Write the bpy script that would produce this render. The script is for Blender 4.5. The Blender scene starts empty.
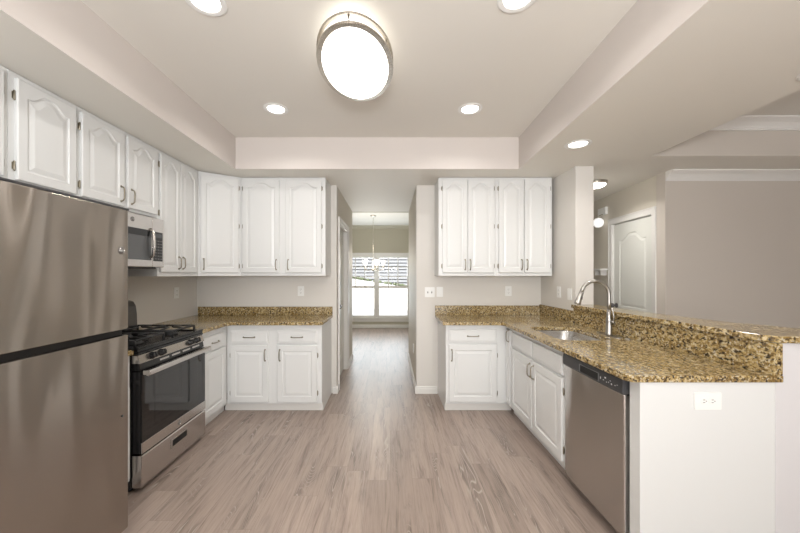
import bpy, bmesh, math, random
from mathutils import Vector, Matrix
from mathutils.geometry import tessellate_polygon
random.seed(7)
PI = math.pi
scene = bpy.context.scene
COL = scene.collection

# ------------------------------------------------------------------ camera, sky, big lights, exposure
cam_d = bpy.data.cameras.new('camera')
cam = bpy.data.objects.new('camera', cam_d); COL.objects.link(cam)
cam.location = (0, 0, 1.40); cam.rotation_euler = (PI/2, 0, 0)
cam_d.sensor_width = 36.0; cam_d.lens = 36.0*330/800
cam_d.shift_x = 10/800; cam_d.shift_y = 7.5/800
cam_d.clip_start = 0.02; cam_d.clip_end = 200
scene.camera = cam

world = bpy.data.worlds.new('sky'); scene.world = world
world.use_nodes = True
bg = world.node_tree.nodes['Background']
bg.inputs[0].default_value = (0.96, 0.98, 1.0, 1); bg.inputs[1].default_value = 2.6

def area_light(name, loc, rot, sx, sy, power, color=(1, 1, 1)):
    l = bpy.data.lights.new(name, 'AREA'); l.shape = 'RECTANGLE'; l.size = sx; l.size_y = sy
    l.energy = power; l.color = color
    o = bpy.data.objects.new(name, l); COL.objects.link(o)
    o.location = loc; o.rotation_euler = rot
    return o
# daylight of the breakfast window, and an added fill light from the unseen rear
area_light('rear_fill', (0.1, -2.45, 1.2), (PI/2+0.6, 0, 0), 3.2, 2.1, 38, (1.0, 0.985, 0.97))
# added fill light behind the camera, aimed up to bounce off the ceiling
area_light('ceiling_fill', (0.1, -1.35, 1.7), (PI-0.45, 0, 0), 0.9, 0.6, 84, (0.975, 0.985, 1.0))
area_light('daylight_breakfast', (-0.35, 8.50, 1.06), (-PI/2-0.5, 0, 0), 1.6, 1.5, 34, (0.84, 0.94, 1.0))
sun_d = bpy.data.lights.new('sun', 'SUN'); sun_d.energy = 9.0; sun_d.angle = 0.01; sun_d.color = (1.0, 0.97, 0.92)
sun = bpy.data.objects.new('sun', sun_d); COL.objects.link(sun); sun.rotation_euler = (math.radians(45), 0, math.radians(-14))

vs = scene.view_settings
vs.view_transform = 'Standard'; vs.look = 'None'; vs.gamma = 1.0; vs.use_curve_mapping = False
vs.exposure = 0.20

# ------------------------------------------------------------------ materials
def new_mat(name, color=(0.8, 0.8, 0.8), rough=0.5, metal=0.0, spec=0.5):
    m = bpy.data.materials.new(name); m.use_nodes = True
    b = m.node_tree.nodes['Principled BSDF']
    b.inputs['Base Color'].default_value = (*color, 1)
    b.inputs['Roughness'].default_value = rough
    b.inputs['Metallic'].default_value = metal
    b.inputs['Specular IOR Level'].default_value = spec
    return m
def nd(m, t, **kw):
    n = m.node_tree.nodes.new(t)
    for k, v in kw.items():
        if hasattr(n, k): setattr(n, k, v)
        else: n.inputs[k.replace('_', ' ')].default_value = v
    return n
def lk(m, a, b): m.node_tree.links.new(a, b)
def coords(m, scale=(1, 1, 1), kind='Object', rot=(0, 0, 0)):
    tc = nd(m, 'ShaderNodeTexCoord'); mp = nd(m, 'ShaderNodeMapping')
    mp.inputs['Scale'].default_value = scale; mp.inputs['Rotation'].default_value = rot
    lk(m, tc.outputs[kind], mp.inputs['Vector'])
    return mp.outputs['Vector']
def ramp(m, fac, stops):
    r = nd(m, 'ShaderNodeValToRGB'); e = r.color_ramp.elements
    while len(e) < len(stops): e.new(0.5)
    for el, (p, c) in zip(e, stops):
        el.position = p; el.color = (*c, 1) if len(c) == 3 else c
    lk(m, fac, r.inputs['Fac'])
    return r.outputs['Color']
def mix(m, fac, a, b, mode='MIX'):
    n = nd(m, 'ShaderNodeMixRGB', blend_type=mode)
    for sock, v in ((n.inputs[0], fac), (n.inputs[1], a), (n.inputs[2], b)):
        if isinstance(v, (int, float)): sock.default_value = v
        elif isinstance(v, tuple): sock.default_value = (*v, 1)
        else: lk(m, v, sock)
    return n.outputs[0]
def bsdf(m): return m.node_tree.nodes['Principled BSDF']
def bump(m, height, strength=0.1, dist=0.01):
    b = nd(m, 'ShaderNodeBump'); b.inputs['Strength'].default_value = strength; b.inputs['Distance'].default_value = dist
    lk(m, height, b.inputs['Height']); lk(m, b.outputs['Normal'], bsdf(m).inputs['Normal'])

def paint(name, color, rough=0.6, tex=120, strength=0.05, var=0.03):
    m = new_mat(name, color, rough)
    v = coords(m)
    n = nd(m, 'ShaderNodeTexNoise', Scale=tex, Detail=3.0); lk(m, v, n.inputs['Vector'])
    n2 = nd(m, 'ShaderNodeTexNoise', Scale=1.3, Detail=2.0); lk(m, v, n2.inputs['Vector'])
    c = mix(m, n2.outputs['Fac'], tuple(x*(1-var) for x in color), tuple(min(1, x*(1+var)) for x in color))
    lk(m, c, bsdf(m).inputs['Base Color'])
    bump(m, n.outputs['Fac'], strength, 0.003)
    return m
M = {}
M['wall'] = paint('greige_wall_paint', (0.705, 0.678, 0.637), 0.62)
M['ceil'] = paint('ceiling_paint', (0.78, 0.757, 0.705), 0.7)
M['soffit'] = paint('soffit_paint', (0.79, 0.765, 0.705), 0.65)
M['tray'] = paint('tray_side_darker', (0.63, 0.582, 0.548), 0.62)
M['living'] = paint('taupe_living_wall_paint', (0.58, 0.53, 0.475), 0.62)
M['passage'] = paint('warm_lit_passage_wall', (0.66, 0.615, 0.535), 0.62)  # greige wall with the passage's warm lighting put into the colour
M['olive'] = paint('olive_wall_paint', (0.50, 0.47, 0.375), 0.65)
M['knee'] = paint('cool_white_wall_paint', (0.68, 0.665, 0.675), 0.6)
M['trim'] = paint('white_trim_paint', (0.78, 0.765, 0.735), 0.35, 60, 0.02, 0.01)
M['cab'] = paint('white_cabinet_paint', (0.735, 0.742, 0.735), 0.33, 40, 0.02, 0.01)
M['doorpaint'] = paint('pale_door_paint', (0.76, 0.765, 0.72), 0.4, 40, 0.02, 0.01)
M['plastic'] = paint('white_plastic', (0.86, 0.86, 0.84), 0.3, 40, 0.01, 0.01)
M['slot'] = new_mat('dark_slot', (0.08, 0.075, 0.07), 0.5)
M['pocket'] = new_mat('black_pocket', (0.006, 0.006, 0.006), 0.6)
M['rim'] = new_mat('grey_rim', (0.16, 0.16, 0.165), 0.4)
M['black'] = paint('black_enamel', (0.012, 0.012, 0.013), 0.22, 60, 0.02, 0.1)
M['iron'] = paint('cast_iron', (0.018, 0.018, 0.019), 0.55, 300, 0.2, 0.1)
M['rubber'] = paint('black_rubber', (0.015, 0.014, 0.014), 0.6, 60, 0.02, 0.1)
M['greyplastic'] = paint('charcoal_plastic', (0.045, 0.045, 0.048), 0.38, 200, 0.03, 0.1)
M['backguard'] = paint('grey_enamel', (0.10, 0.095, 0.09), 0.3, 60, 0.02, 0.1)

def steel(name, color, rough, axis, strength=0.04, wave=0.0, aniso=0.0):
    m = new_mat(name, color, rough, 1.0)
    if aniso:   # horizontal brushing smears what it mirrors up and down
        tg = nd(m, 'ShaderNodeTangent', direction_type='RADIAL', axis='Z'); lk(m, tg.outputs[0], bsdf(m).inputs['Tangent'])
        bsdf(m).inputs['Anisotropic'].default_value = aniso; bsdf(m).inputs['Anisotropic Rotation'].default_value = 0.25
    sc = [420, 420, 420]; sc[axis] = 4
    v = coords(m, tuple(sc))
    n = nd(m, 'ShaderNodeTexNoise', Scale=1.0, Detail=2.0); lk(m, v, n.inputs['Vector'])
    r = nd(m, 'ShaderNodeMapRange'); r.inputs['To Min'].default_value = rough*0.85; r.inputs['To Max'].default_value = rough*1.2
    lk(m, n.outputs['Fac'], r.inputs['Value']); lk(m, r.outputs['Result'], bsdf(m).inputs['Roughness'])
    b1 = nd(m, 'ShaderNodeBump'); b1.inputs['Strength'].default_value = strength; b1.inputs['Distance'].default_value = 0.001
    lk(m, n.outputs['Fac'], b1.inputs['Height'])
    last = b1
    if wave:   # the slight bowing of a large sheet-metal door
        w = coords(m, (2.6, 2.6, 0.7))
        n2 = nd(m, 'ShaderNodeTexNoise', Scale=1.0, Detail=1.0); lk(m, w, n2.inputs['Vector'])
        b2 = nd(m, 'ShaderNodeBump'); b2.inputs['Strength'].default_value = wave; b2.inputs['Distance'].default_value = 0.055
        lk(m, n2.outputs['Fac'], b2.inputs['Height']); lk(m, b1.outputs['Normal'], b2.inputs['Normal']); last = b2
    lk(m, last.outputs['Normal'], bsdf(m).inputs['Normal'])
    return m
M['steel'] = steel('brushed_steel', (0.60, 0.57, 0.545), 0.24, 1)
M['steel_door'] = steel('brushed_steel_door', (0.41, 0.37, 0.333), 0.19, 1, 0.002, 0.9, 1.0)
M['steel_dw'] = steel('brushed_steel_dishwasher', (0.57, 0.545, 0.525), 0.21, 1, 0.002, 0.6, 1.0)
M['nickel'] = steel('brushed_nickel', (0.60, 0.56, 0.50), 0.27, 2, 0.02)
M['faucetmetal'] = steel('faucet_nickel', (0.46, 0.445, 0.42), 0.3, 2, 0.01)
M['pull'] = steel('pull_nickel', (0.30, 0.27, 0.215), 0.32, 2, 0.02)
M['sinksteel'] = steel('sink_steel', (0.50, 0.49, 0.48), 0.27, 0, 0.02)
M['chrome'] = new_mat('chrome', (0.8, 0.8, 0.8), 0.08, 1.0)

def granite():
    m = new_mat('gold_granite', (0.5, 0.4, 0.22), 0.13)
    v = coords(m, (1, 1, 1))
    wn = nd(m, 'ShaderNodeTexNoise', Scale=22.0, Detail=2.0); lk(m, v, wn.inputs['Vector'])
    wv = mix(m, 0.02, v, wn.outputs['Color'], 'LINEAR_LIGHT')
    st = nd(m, 'ShaderNodeMapping'); st.inputs['Rotation'].default_value = (0.5, 0.6, 0.75); st.inputs['Scale'].default_value = (1.5, 0.62, 1.25)
    lk(m, wv, st.inputs['Vector'])
    n1 = nd(m, 'ShaderNodeTexNoise', Scale=48.0, Detail=4.0, Roughness=0.6); lk(m, st.outputs[0], n1.inputs['Vector'])
    base = ramp(m, n1.outputs['Fac'], [(0.32, (0.16, 0.105, 0.042)), (0.42, (0.33, 0.22, 0.085)), (0.50, (0.50, 0.37, 0.16)),
                                       (0.58, (0.64, 0.51, 0.285)), (0.70, (0.76, 0.69, 0.53))])
    n2 = nd(m, 'ShaderNodeTexNoise', Scale=6.0, Detail=3.0); lk(m, st.outputs[0], n2.inputs['Vector'])
    big = ramp(m, n2.outputs['Fac'], [(0.36, (0.72, 0.66, 0.55)), (0.5, (1, 1, 1)), (0.66, (1.0, 0.98, 0.94))])
    c = mix(m, 0.8, base, big, 'MULTIPLY')
    o2 = nd(m, 'ShaderNodeVectorMath', operation='ADD'); lk(m, st.outputs[0], o2.inputs[0]); o2.inputs[1].default_value = (3.1, 7.7, 1.3)
    n3 = nd(m, 'ShaderNodeTexNoise', Scale=56.0, Detail=3.0, Roughness=0.55); lk(m, o2.outputs[0], n3.inputs['Vector'])
    brown = ramp(m, n3.outputs['Fac'], [(0.385, (1, 1, 1)), (0.50, (0, 0, 0))])
    c = mix(m, brown, c, (0.115, 0.078, 0.040))
    black = ramp(m, n3.outputs['Fac'], [(0.355, (1, 1, 1)), (0.40, (0, 0, 0))])
    c = mix(m, black, c, (0.022, 0.016, 0.013))
    o3 = nd(m, 'ShaderNodeVectorMath', operation='ADD'); lk(m, v, o3.inputs[0]); o3.inputs[1].default_value = (9.1, 2.7, 5.3)
    n4 = nd(m, 'ShaderNodeTexNoise', Scale=80.0, Detail=2.0); lk(m, o3.outputs[0], n4.inputs['Vector'])
    lt = ramp(m, n4.outputs['Fac'], [(0.60, (0, 0, 0)), (0.66, (0.8, 0.8, 0.8))])
    c = mix(m, lt, c, (0.72, 0.66, 0.53))
    dk = ramp(m, n4.outputs['Fac'], [(0.34, (0.8, 0.8, 0.8)), (0.40, (0, 0, 0))])
    c = mix(m, dk, c, (0.10, 0.08, 0.06))
    c = mix(m, 1.0, c, (0.84, 0.83, 0.80), 'MULTIPLY')
    lk(m, c, bsdf(m).inputs['Base Color'])
    return m
M['granite'] = granite()

def planks():
    m = new_mat('grey_oak_planks', (0.4, 0.33, 0.28), 0.36)
    tc = nd(m, 'ShaderNodeTexCoord')
    sp = nd(m, 'ShaderNodeSeparateXYZ'); lk(m, tc.outputs['Object'], sp.inputs[0])
    # every row of planks starts at its own random place
    rw = nd(m, 'ShaderNodeMath', operation='DIVIDE'); lk(m, sp.outputs['X'], rw.inputs[0]); rw.inputs[1].default_value = 0.152
    fl = nd(m, 'ShaderNodeMath', operation='FLOOR'); lk(m, rw.outputs[0], fl.inputs[0])
    wn = nd(m, 'ShaderNodeTexWhiteNoise', noise_dimensions='1D'); lk(m, fl.outputs[0], wn.inputs['W'])
    sh0 = nd(m, 'ShaderNodeMath', operation='MULTIPLY_ADD'); lk(m, wn.outputs['Value'], sh0.inputs[0]); sh0.inputs[1].default_value = 1.22; lk(m, sp.outputs['Y'], sh0.inputs[2])
    cb = nd(m, 'ShaderNodeCombineXYZ'); lk(m, sh0.outputs[0], cb.inputs['X']); lk(m, sp.outputs['X'], cb.inputs['Y'])
    br = nd(m, 'ShaderNodeTexBrick'); br.offset = 0.0; br.offset_frequency = 2
    br.inputs['Scale'].default_value = 1.0; br.inputs['Brick Width'].default_value = 1.22; br.inputs['Row Height'].default_value = 0.152
    br.inputs['Mortar Size'].default_value = 0.0007; br.inputs['Mortar Smooth'].default_value = 0.3
    br.inputs['Color1'].default_value = (0, 0, 0, 1); br.inputs['Color2'].default_value = (1, 1, 1, 1); br.inputs['Mortar'].default_value = (0.5, 0.5, 0.5, 1)
    lk(m, cb.outputs[0], br.inputs['Vector'])
    tone = ramp(m, br.outputs['Color'], [(0.0, (0.315, 0.250, 0.215)), (0.35, (0.375, 0.302, 0.262)), (0.7, (0.405, 0.328, 0.286)), (1.0, (0.335, 0.268, 0.233))])
    sh = nd(m, 'ShaderNodeVectorMath', operation='MULTIPLY_ADD'); lk(m, br.outputs['Color'], sh.inputs[0]); sh.inputs[1].default_value = (13, 5, 0); lk(m, cb.outputs[0], sh.inputs[2])
    def grain(sx, sy, det, dist):
        g = nd(m, 'ShaderNodeMapping'); g.inputs['Scale'].default_value = (sx, sy, 1); lk(m, sh.outputs[0], g.inputs['Vector'])
        n = nd(m, 'ShaderNodeTexNoise', Scale=1.0, Detail=det, Roughness=0.65, Distortion=dist); lk(m, g.outputs[0], n.inputs['Vector'])
        return n.outputs['Fac']
    g1 = grain(1.7, 30, 5.0, 0.9); g2 = grain(5, 110, 3.0, 0.2); g3 = grain(1.0, 9, 3.0, 1.4)
    c = mix(m, 0.85, tone, ramp(m, g1, [(0.30, (0.50, 0.47, 0.45)), (0.45, (0.95, 0.94, 0.93)), (0.6, (1.07, 1.06, 1.05)), (0.78, (0.93, 0.93, 0.92))]), 'MULTIPLY')
    c = mix(m, 0.55, c, ramp(m, g2, [(0.30, (0.72, 0.70, 0.68)), (0.5, (1.0, 1.0, 1.0)), (0.7, (1.12, 1.12, 1.12))]), 'MULTIPLY')
    c = mix(m, 0.7, c, ramp(m, g3, [(0.34, (0.55, 0.54, 0.54)), (0.47, (1.0, 1.0, 1.0)), (0.7, (1.10, 1.09, 1.08))]), 'MULTIPLY')
    # limed cathedral rings in some boards
    w_m = nd(m, 'ShaderNodeMapping'); w_m.inputs['Scale'].default_value = (1.1, 8.0, 1); lk(m, sh.outputs[0], w_m.inputs['Vector'])
    wv = nd(m, 'ShaderNodeTexNoise', Scale=1.0, Detail=1.5, Distortion=0.5); lk(m, w_m.outputs[0], wv.inputs['Vector'])
    mm = nd(m, 'ShaderNodeMath', operation='MULTIPLY'); lk(m, wv.outputs['Fac'], mm.inputs[0]); mm.inputs[1].default_value = 26.0
    fr = nd(m, 'ShaderNodeMath', operation='PINGPONG'); lk(m, mm.outputs[0], fr.inputs[0]); fr.inputs[1].default_value = 0.5
    ring = ramp(m, fr.outputs[0], [(0.0, (1, 1, 1)), (0.16, (0, 0, 0))])
    pm = ramp(m, g3, [(0.34, (1, 1, 1)), (0.47, (0, 0, 0))])
    msk = mix(m, 1.0, ring, pm, 'MULTIPLY')
    msk2 = mix(m, 1.0, msk, (0.75, 0.75, 0.75), 'MULTIPLY')
    c = mix(m, msk2, c, (0.58, 0.52, 0.46))
    c = mix(m, br.outputs['Fac'], c, (0.20, 0.16, 0.135))
    lk(m, c, bsdf(m).inputs['Base Color'])
    bump(m, g1, 0.06, 0.002)
    return m
M['floor'] = planks()

def glass(name, tint=(1, 1, 1), amount=0.12):
    m = bpy.data.materials.new(name); m.use_nodes = True
    nt = m.node_tree; nt.nodes.clear()
    out = nt.nodes.new('ShaderNodeOutputMaterial'); mx = nt.nodes.new('ShaderNodeMixShader')
    tr = nt.nodes.new('ShaderNodeBsdfTransparent'); gl = nt.nodes.new('ShaderNodeBsdfGlossy')
    tr.inputs[0].default_value = (*tint, 1); gl.inputs['Roughness'].default_value = 0.03
    fr = nt.nodes.new('ShaderNodeFresnel'); fr.inputs[0].default_value = 1.12
    nt.links.new(fr.outputs[0], mx.inputs[0]); nt.links.new(tr.outputs[0], mx.inputs[1]); nt.links.new(gl.outputs[0], mx.inputs[2])
    nt.links.new(mx.outputs[0], out.inputs['Surface'])
    return m
M['glass'] = glass('window_glass')
M['ovenglass'] = new_mat('black_oven_glass', (0.010, 0.009, 0.009), 0.05, 0.0, 0.5)
M['ovenwindow'] = new_mat('dark_oven_window', (0.013, 0.012, 0.012), 0.04, 0.0, 0.5)
for k in ('ovenglass', 'ovenwindow'): bsdf(M[k]).inputs['IOR'].default_value = 1.62
M['mwglass'] = new_mat('grey_microwave_glass', (0.075, 0.078, 0.08), 0.08, 0.0, 0.8)
def emit(name, color, strength):
    m = new_mat(name, (0.9, 0.9, 0.88), 0.5)
    b = bsdf(m); b.inputs['Emission Color'].default_value = (*color, 1); b.inputs['Emission Strength'].default_value = strength
    return m
M['lens'] = emit('lit_lens', (1.0, 0.97, 0.93), 8)
M['drum'] = emit('lit_drum_diffuser', (1.0, 0.955, 0.90), 2.6)
M['drum_side'] = emit('lit_drum_side_glass', (1.0, 0.94, 0.84), 1.0)
M['hall_lens'] = emit('lit_hall_lens', (1.0, 0.96, 0.9), 6)
M['shade'] = emit('frosted_shade_glass', (1.0, 0.97, 0.92), 0.55)
M['globe'] = emit('lit_globe', (1.0, 0.98, 0.96), 0.6)
M['legend'] = new_mat('white_print', (0.75, 0.75, 0.75), 0.5)
M['badge'] = new_mat('badge_grey', (0.16, 0.15, 0.145), 0.35, 0.6)
M['siding'] = paint('grey_siding_paint', (0.15, 0.155, 0.165), 0.7)
M['pave'] = paint('pale_concrete', (0.55, 0.55, 0.545), 0.8)
M['hedge'] = paint('hedge_leaves', (0.07, 0.085, 0.045), 0.8, 30, 0.5, 0.4)

# ------------------------------------------------------------------ mesh helpers
class MB:
    def __init__(s): s.v = []; s.f = []; s.smooth = []
    def add(s, vs, fs, smooth=False):
        n = len(s.v); s.v += [Vector(p) for p in vs]
        for f in fs: s.f.append([i+n for i in f]); s.smooth.append(smooth)
        return s
    def box(s, x0, x1, y0, y1, z0, z1):
        x0, x1 = min(x0, x1), max(x0, x1); y0, y1 = min(y0, y1), max(y0, y1); z0, z1 = min(z0, z1), max(z0, z1)
        return s.add([(x0,y0,z0),(x1,y0,z0),(x1,y1,z0),(x0,y1,z0),(x0,y0,z1),(x1,y0,z1),(x1,y1,z1),(x0,y1,z1)],
              [(3,2,1,0),(4,5,6,7),(0,1,5,4),(1,2,6,5),(2,3,7,6),(3,0,4,7)])
    def prism(s, poly, z0, z1, holes=()):
        loops = [list(poly)] + [list(h) for h in holes]
        flat = [p for l in loops for p in l]; n = len(flat)
        tris = tessellate_polygon([[Vector((p[0], p[1], 0)) for p in l] for l in loops])
        up = []
        for t in tris:
            a, b, c = (flat[i] for i in t)
            if (b[0]-a[0])*(c[1]-a[1]) - (b[1]-a[1])*(c[0]-a[0]) < 0: t = (t[0], t[2], t[1])
            up.append(tuple(t))
        vs = [(p[0], p[1], z0) for p in flat] + [(p[0], p[1], z1) for p in flat]
        fs = [tuple(i+n for i in t) for t in up] + [tuple(reversed(t)) for t in up]
        k = 0
        for li, l in enumerate(loops):
            m = len(l)
            ar = sum(l[i][0]*l[(i+1)%m][1]-l[(i+1)%m][0]*l[i][1] for i in range(m))
            for i in range(m):
                a, b = k+i, k+(i+1) % m
                q = (a, b, b+n, a+n)
                if (ar < 0) != (li > 0): q = tuple(reversed(q))
                fs.append(q)
            k += m
        return s.add(vs, fs)
    def extrude_profile(s, prof, path_a, path_b, u, w):
        """sweep a 2D profile (pu, pw) straight from path_a to path_b; u, w the axes of the profile"""
        a, b, u, w = Vector(path_a), Vector(path_b), Vector(u), Vector(w); n = len(prof)
        vs = [a+u*p+w*q for p, q in prof] + [b+u*p+w*q for p, q in prof]
        fs = [(i, (i+1) % n, n+(i+1) % n, n+i) for i in range(n)] + [tuple(reversed(range(n))), tuple(range(n, 2*n))]
        return s.add(vs, fs)
    def tube(s, pts, r, seg=10, caps=True, closed=False):
        pts = [Vector(p) for p in pts]; n = len(pts)
        rs = r if isinstance(r, (list, tuple)) else [r]*n
        vs, fs = [], []; prev = None
        for i, p in enumerate(pts):
            if closed: t = (pts[(i+1) % n]-pts[i-1]).normalized()
            else: t = (pts[min(i+1, n-1)]-pts[max(i-1, 0)]).normalized()
            if prev is None:
                a = Vector((0, 0, 1)) if abs(t.z) < 0.9 else Vector((1, 0, 0)); nrm = t.cross(a).normalized()
            else:
                nrm = prev - t*prev.dot(t)
                nrm = nrm.normalized() if nrm.length > 1e-6 else t.orthogonal().normalized()
            prev = nrm; bn = t.cross(nrm)
            for k in range(seg):
                a = 2*PI*k/seg; vs.append(p+(nrm*math.cos(a)+bn*math.sin(a))*rs[i])
        m = n if closed else n-1
        for i in range(m):
            for k in range(seg):
                a, b = i*seg+k, i*seg+(k+1) % seg; c, d = ((i+1) % n)*seg+(k+1) % seg, ((i+1) % n)*seg+k
                fs.append((a, b, c, d))
        s.add(vs, fs, True)
        if caps and not closed:
            s.f.append([len(s.v)-len(vs)+k for k in reversed(range(seg))]); s.smooth.append(False)
            s.f.append([len(s.v)-seg+k for k in range(seg)]); s.smooth.append(False)
        return s
    def lathe(s, prof, c=(0, 0, 0), axis='Z', seg=28, sx=1.0, sy=1.0, smooth=True):
        """prof: [(r, h)]; revolves about axis through c"""
        c = Vector(c); vs, fs = [], []; n = len(prof)
        for r, h in prof:
            for k in range(seg):
                a = 2*PI*k/seg; x, y = r*math.cos(a)*sx, r*math.sin(a)*sy
                vs.append(c + (Vector((x, y, h)) if axis == 'Z' else Vector((h, x, y)) if axis == 'X' else Vector((y, h, x))))
        for i in range(n-1):
            for k in range(seg):
                fs.append((i*seg+k, i*seg+(k+1) % seg, (i+1)*seg+(k+1) % seg, (i+1)*seg+k))
        s.add(vs, fs, smooth)
        o = len(s.v)-len(vs)
        if prof[0][0] > 1e-5: s.f.append([o+k for k in reversed(range(seg))]); s.smooth.append(False)
        if prof[-1][0] > 1e-5: s.f.append([o+(n-1)*seg+k for k in range(seg)]); s.smooth.append(False)
        return s
    def loops(s, rings, cap_first=False, cap_last=True, smooth=False):
        n = len(rings[0]); o = len(s.v)
        vs = [p for r in rings for p in r]; fs = []
        for i in range(len(rings)-1):
            for k in range(n): fs.append((i*n+k, i*n+(k+1) % n, (i+1)*n+(k+1) % n, (i+1)*n+k))
        s.add(vs, fs, smooth)
        if cap_first: s.f.append([o+k for k in reversed(range(n))]); s.smooth.append(False)
        if cap_last: s.f.append([o+(len(rings)-1)*n+k for k in range(n)]); s.smooth.append(False)
        return s
    def move(s, mat):
        s.v = [mat @ p for p in s.v]; return s
    def build(s, name, mat, parent=None, bevel=0.0, seg=2, world=False, fixn=True):
        me = bpy.data.meshes.new(name)
        vs = s.v
        if world and parent is not None:
            inv = ROOTM[parent.name].inverted(); vs = [inv @ p for p in vs]
        me.from_pydata([tuple(p) for p in vs], [], s.f)
        bm = bmesh.new(); bm.from_mesh(me)
        bmesh.ops.remove_doubles(bm, verts=bm.verts, dist=1e-6)
        if fixn: bmesh.ops.recalc_face_normals(bm, faces=bm.faces)
        bm.to_mesh(me); bm.free()
        if len(me.polygons) == len(s.smooth):
            me.polygons.foreach_set('use_smooth', s.smooth)
        me.materials.append(M[mat] if isinstance(mat, str) else mat)
        o = bpy.data.objects.new(name, me); COL.objects.link(o)
        if parent is not None:
            o.parent = parent; ROOTM[o.name] = ROOTM[parent.name]
        else: ROOTM[o.name] = Matrix.Identity(4)
        if bevel:
            b = o.modifiers.new('bevel', 'BEVEL'); b.width = bevel; b.segments = seg; b.limit_method = 'ANGLE'; b.angle_limit = 0.7
            b.harden_normals = False
        return o
ROOTM = {}
def thing(name, label, cat, loc=(0, 0, 0), rz=0.0, group=None):
    o = bpy.data.objects.new(name, None); COL.objects.link(o); o.empty_display_size = 0.1
    o.location = loc; o.rotation_euler = (0, 0, rz); o['label'] = label; o['category'] = cat
    if group: o['group'] = group
    ROOTM[o.name] = Matrix.Translation(Vector(loc)) @ Matrix.Rotation(rz, 4, 'Z')
    return o
def tag(o, label, cat, group=None):
    o['label'] = label; o['category'] = cat
    if group: o['group'] = group
    return o
def struct(o): o['kind'] = 'structure'; return o
def rrect(x0, x1, y0, y1, r, seg=6):
    pts = []
    for cx, cy, a0 in ((x1-r, y0+r, -PI/2), (x1-r, y1-r, 0), (x0+r, y1-r, PI/2), (x0+r, y0+r, PI)):
        for k in range(seg+1):
            a = a0+PI/2*k/seg; pts.append((cx+r*math.cos(a), cy+r*math.sin(a)))
    return pts

# ------------------------------------------------------------------ the room
WB = 3.873                      # back wall
def RX(y): return 1.787+(3.178-y)*0.0235     # inner face of the right hand stub and knee wall
def TX(y): return 1.172+0.032*y              # edge of the right hand soffit
S = lambda mb, n, m, b=0.0: struct(mb.build(n, m, None, b))

S(MB().box(-3.2, 6.2, -2.6, 8.75, -0.06, 0.0), 'floor', 'floor')
S(MB().prism([(-1.53, -2.5), (TX(-2.5), -2.5), (TX(3.27), 3.27), (-1.53, 3.27)], 2.754, 2.86), 'ceiling', 'ceil')
low = MB()
low.prism([(-2.267, -2.5), (-1.53, -2.5), (-1.53, 3.27), (TX(3.27), 3.27), (TX(-2.5), -2.5), (2.31, -2.5), (2.31, 2.908), (6.1, 2.908),
           (6.1, 5.5), (-2.267, 5.5)], 2.44, 2.86)
so = S(low, 'ceiling_soffit', 'soffit')
so.data.materials.append(M['tray']); so.data.materials.append(M['living'])     # upright sides darker and pinker by the kitchen, living wall taupe beyond
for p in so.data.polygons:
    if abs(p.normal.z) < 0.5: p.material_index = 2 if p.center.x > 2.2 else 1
S(MB().box(2.31, 6.1, -2.5, 2.908, 2.757, 2.86), 'ceiling_living', 'ceil')
S(MB().box(-3.1, 3.1, 5.5, 8.7, 2.65, 2.75), 'ceiling_breakfast', 'ceil')
# walls
S(MB().box(-2.40, -2.267, -2.5, WB+0.12, 0, 2.44), 'wall_left', 'wall')
wl = MB().box(-2.267, -0.627, WB, WB+0.12, 0, 2.44); S(wl, 'wall_back_left', 'wall')
wr = MB().box(0.311, RX(WB), WB, WB+0.12, 0, 2.44); S(wr, 'wall_back_right', 'wall')
S(MB().prism([(RX(5.4), 5.4), (RX(3.178), 3.178), (1.962, 3.178), (1.962, 5.4)], 0, 2.44), 'wall_right', 'wall', 0.004)
S(MB().prism([(RX(1.564)+0.002, 1.564), (2.02, 1.564), (1.958, 3.178), (RX(3.178)+0.002, 3.178)], 0, 1.074), 'wall_peninsula', 'knee', 0.003)
DC0, DC1, DCH = 4.04, 4.86, 2.03
cl = MB().box(-0.747, -0.627, WB+0.12, DC0, 0, 2.44).box(-0.747, -0.627, DC1, 5.5, 0, 2.44).box(-0.747, -0.627, DC0, DC1, DCH, 2.44)
S(cl, 'wall_corridor_left', 'passage')
S(MB().box(0.311, 0.43, WB+0.12, 5.5, 0, 2.44), 'wall_corridor_right', 'passage')
# breakfast room at the end of the corridor
S(MB().box(-3.1, -0.747, 5.5, 5.6, 0, 2.65).box(0.43, 3.1, 5.5, 5.6, 0, 2.65).box(-0.747, 0.43, 5.501, 5.6, 2.44, 2.65), 'wall_breakfast_front', 'olive')
WX0, WX1, WZ0, WZ1, WY = -1.20, 0.50, 0.27, 1.87, 8.59
S(MB().box(-3.1, WX0, WY, WY+0.14, 0, 2.65).box(WX1, 3.1, WY, WY+0.14, 0, 2.65).box(WX0, WX1, WY, WY+0.14, 0, WZ0).box(WX0, WX1, WY, WY+0.14, WZ1, 2.65),
  'wall_breakfast_back', 'olive')
S(MB().box(-3.1, -3.0, 5.6, WY, 0, 2.65), 'wall_breakfast_left', 'olive')
S(MB().box(3.0, 3.1, 5.6, WY, 0, 2.65), 'wall_breakfast_right', 'olive')
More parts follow.
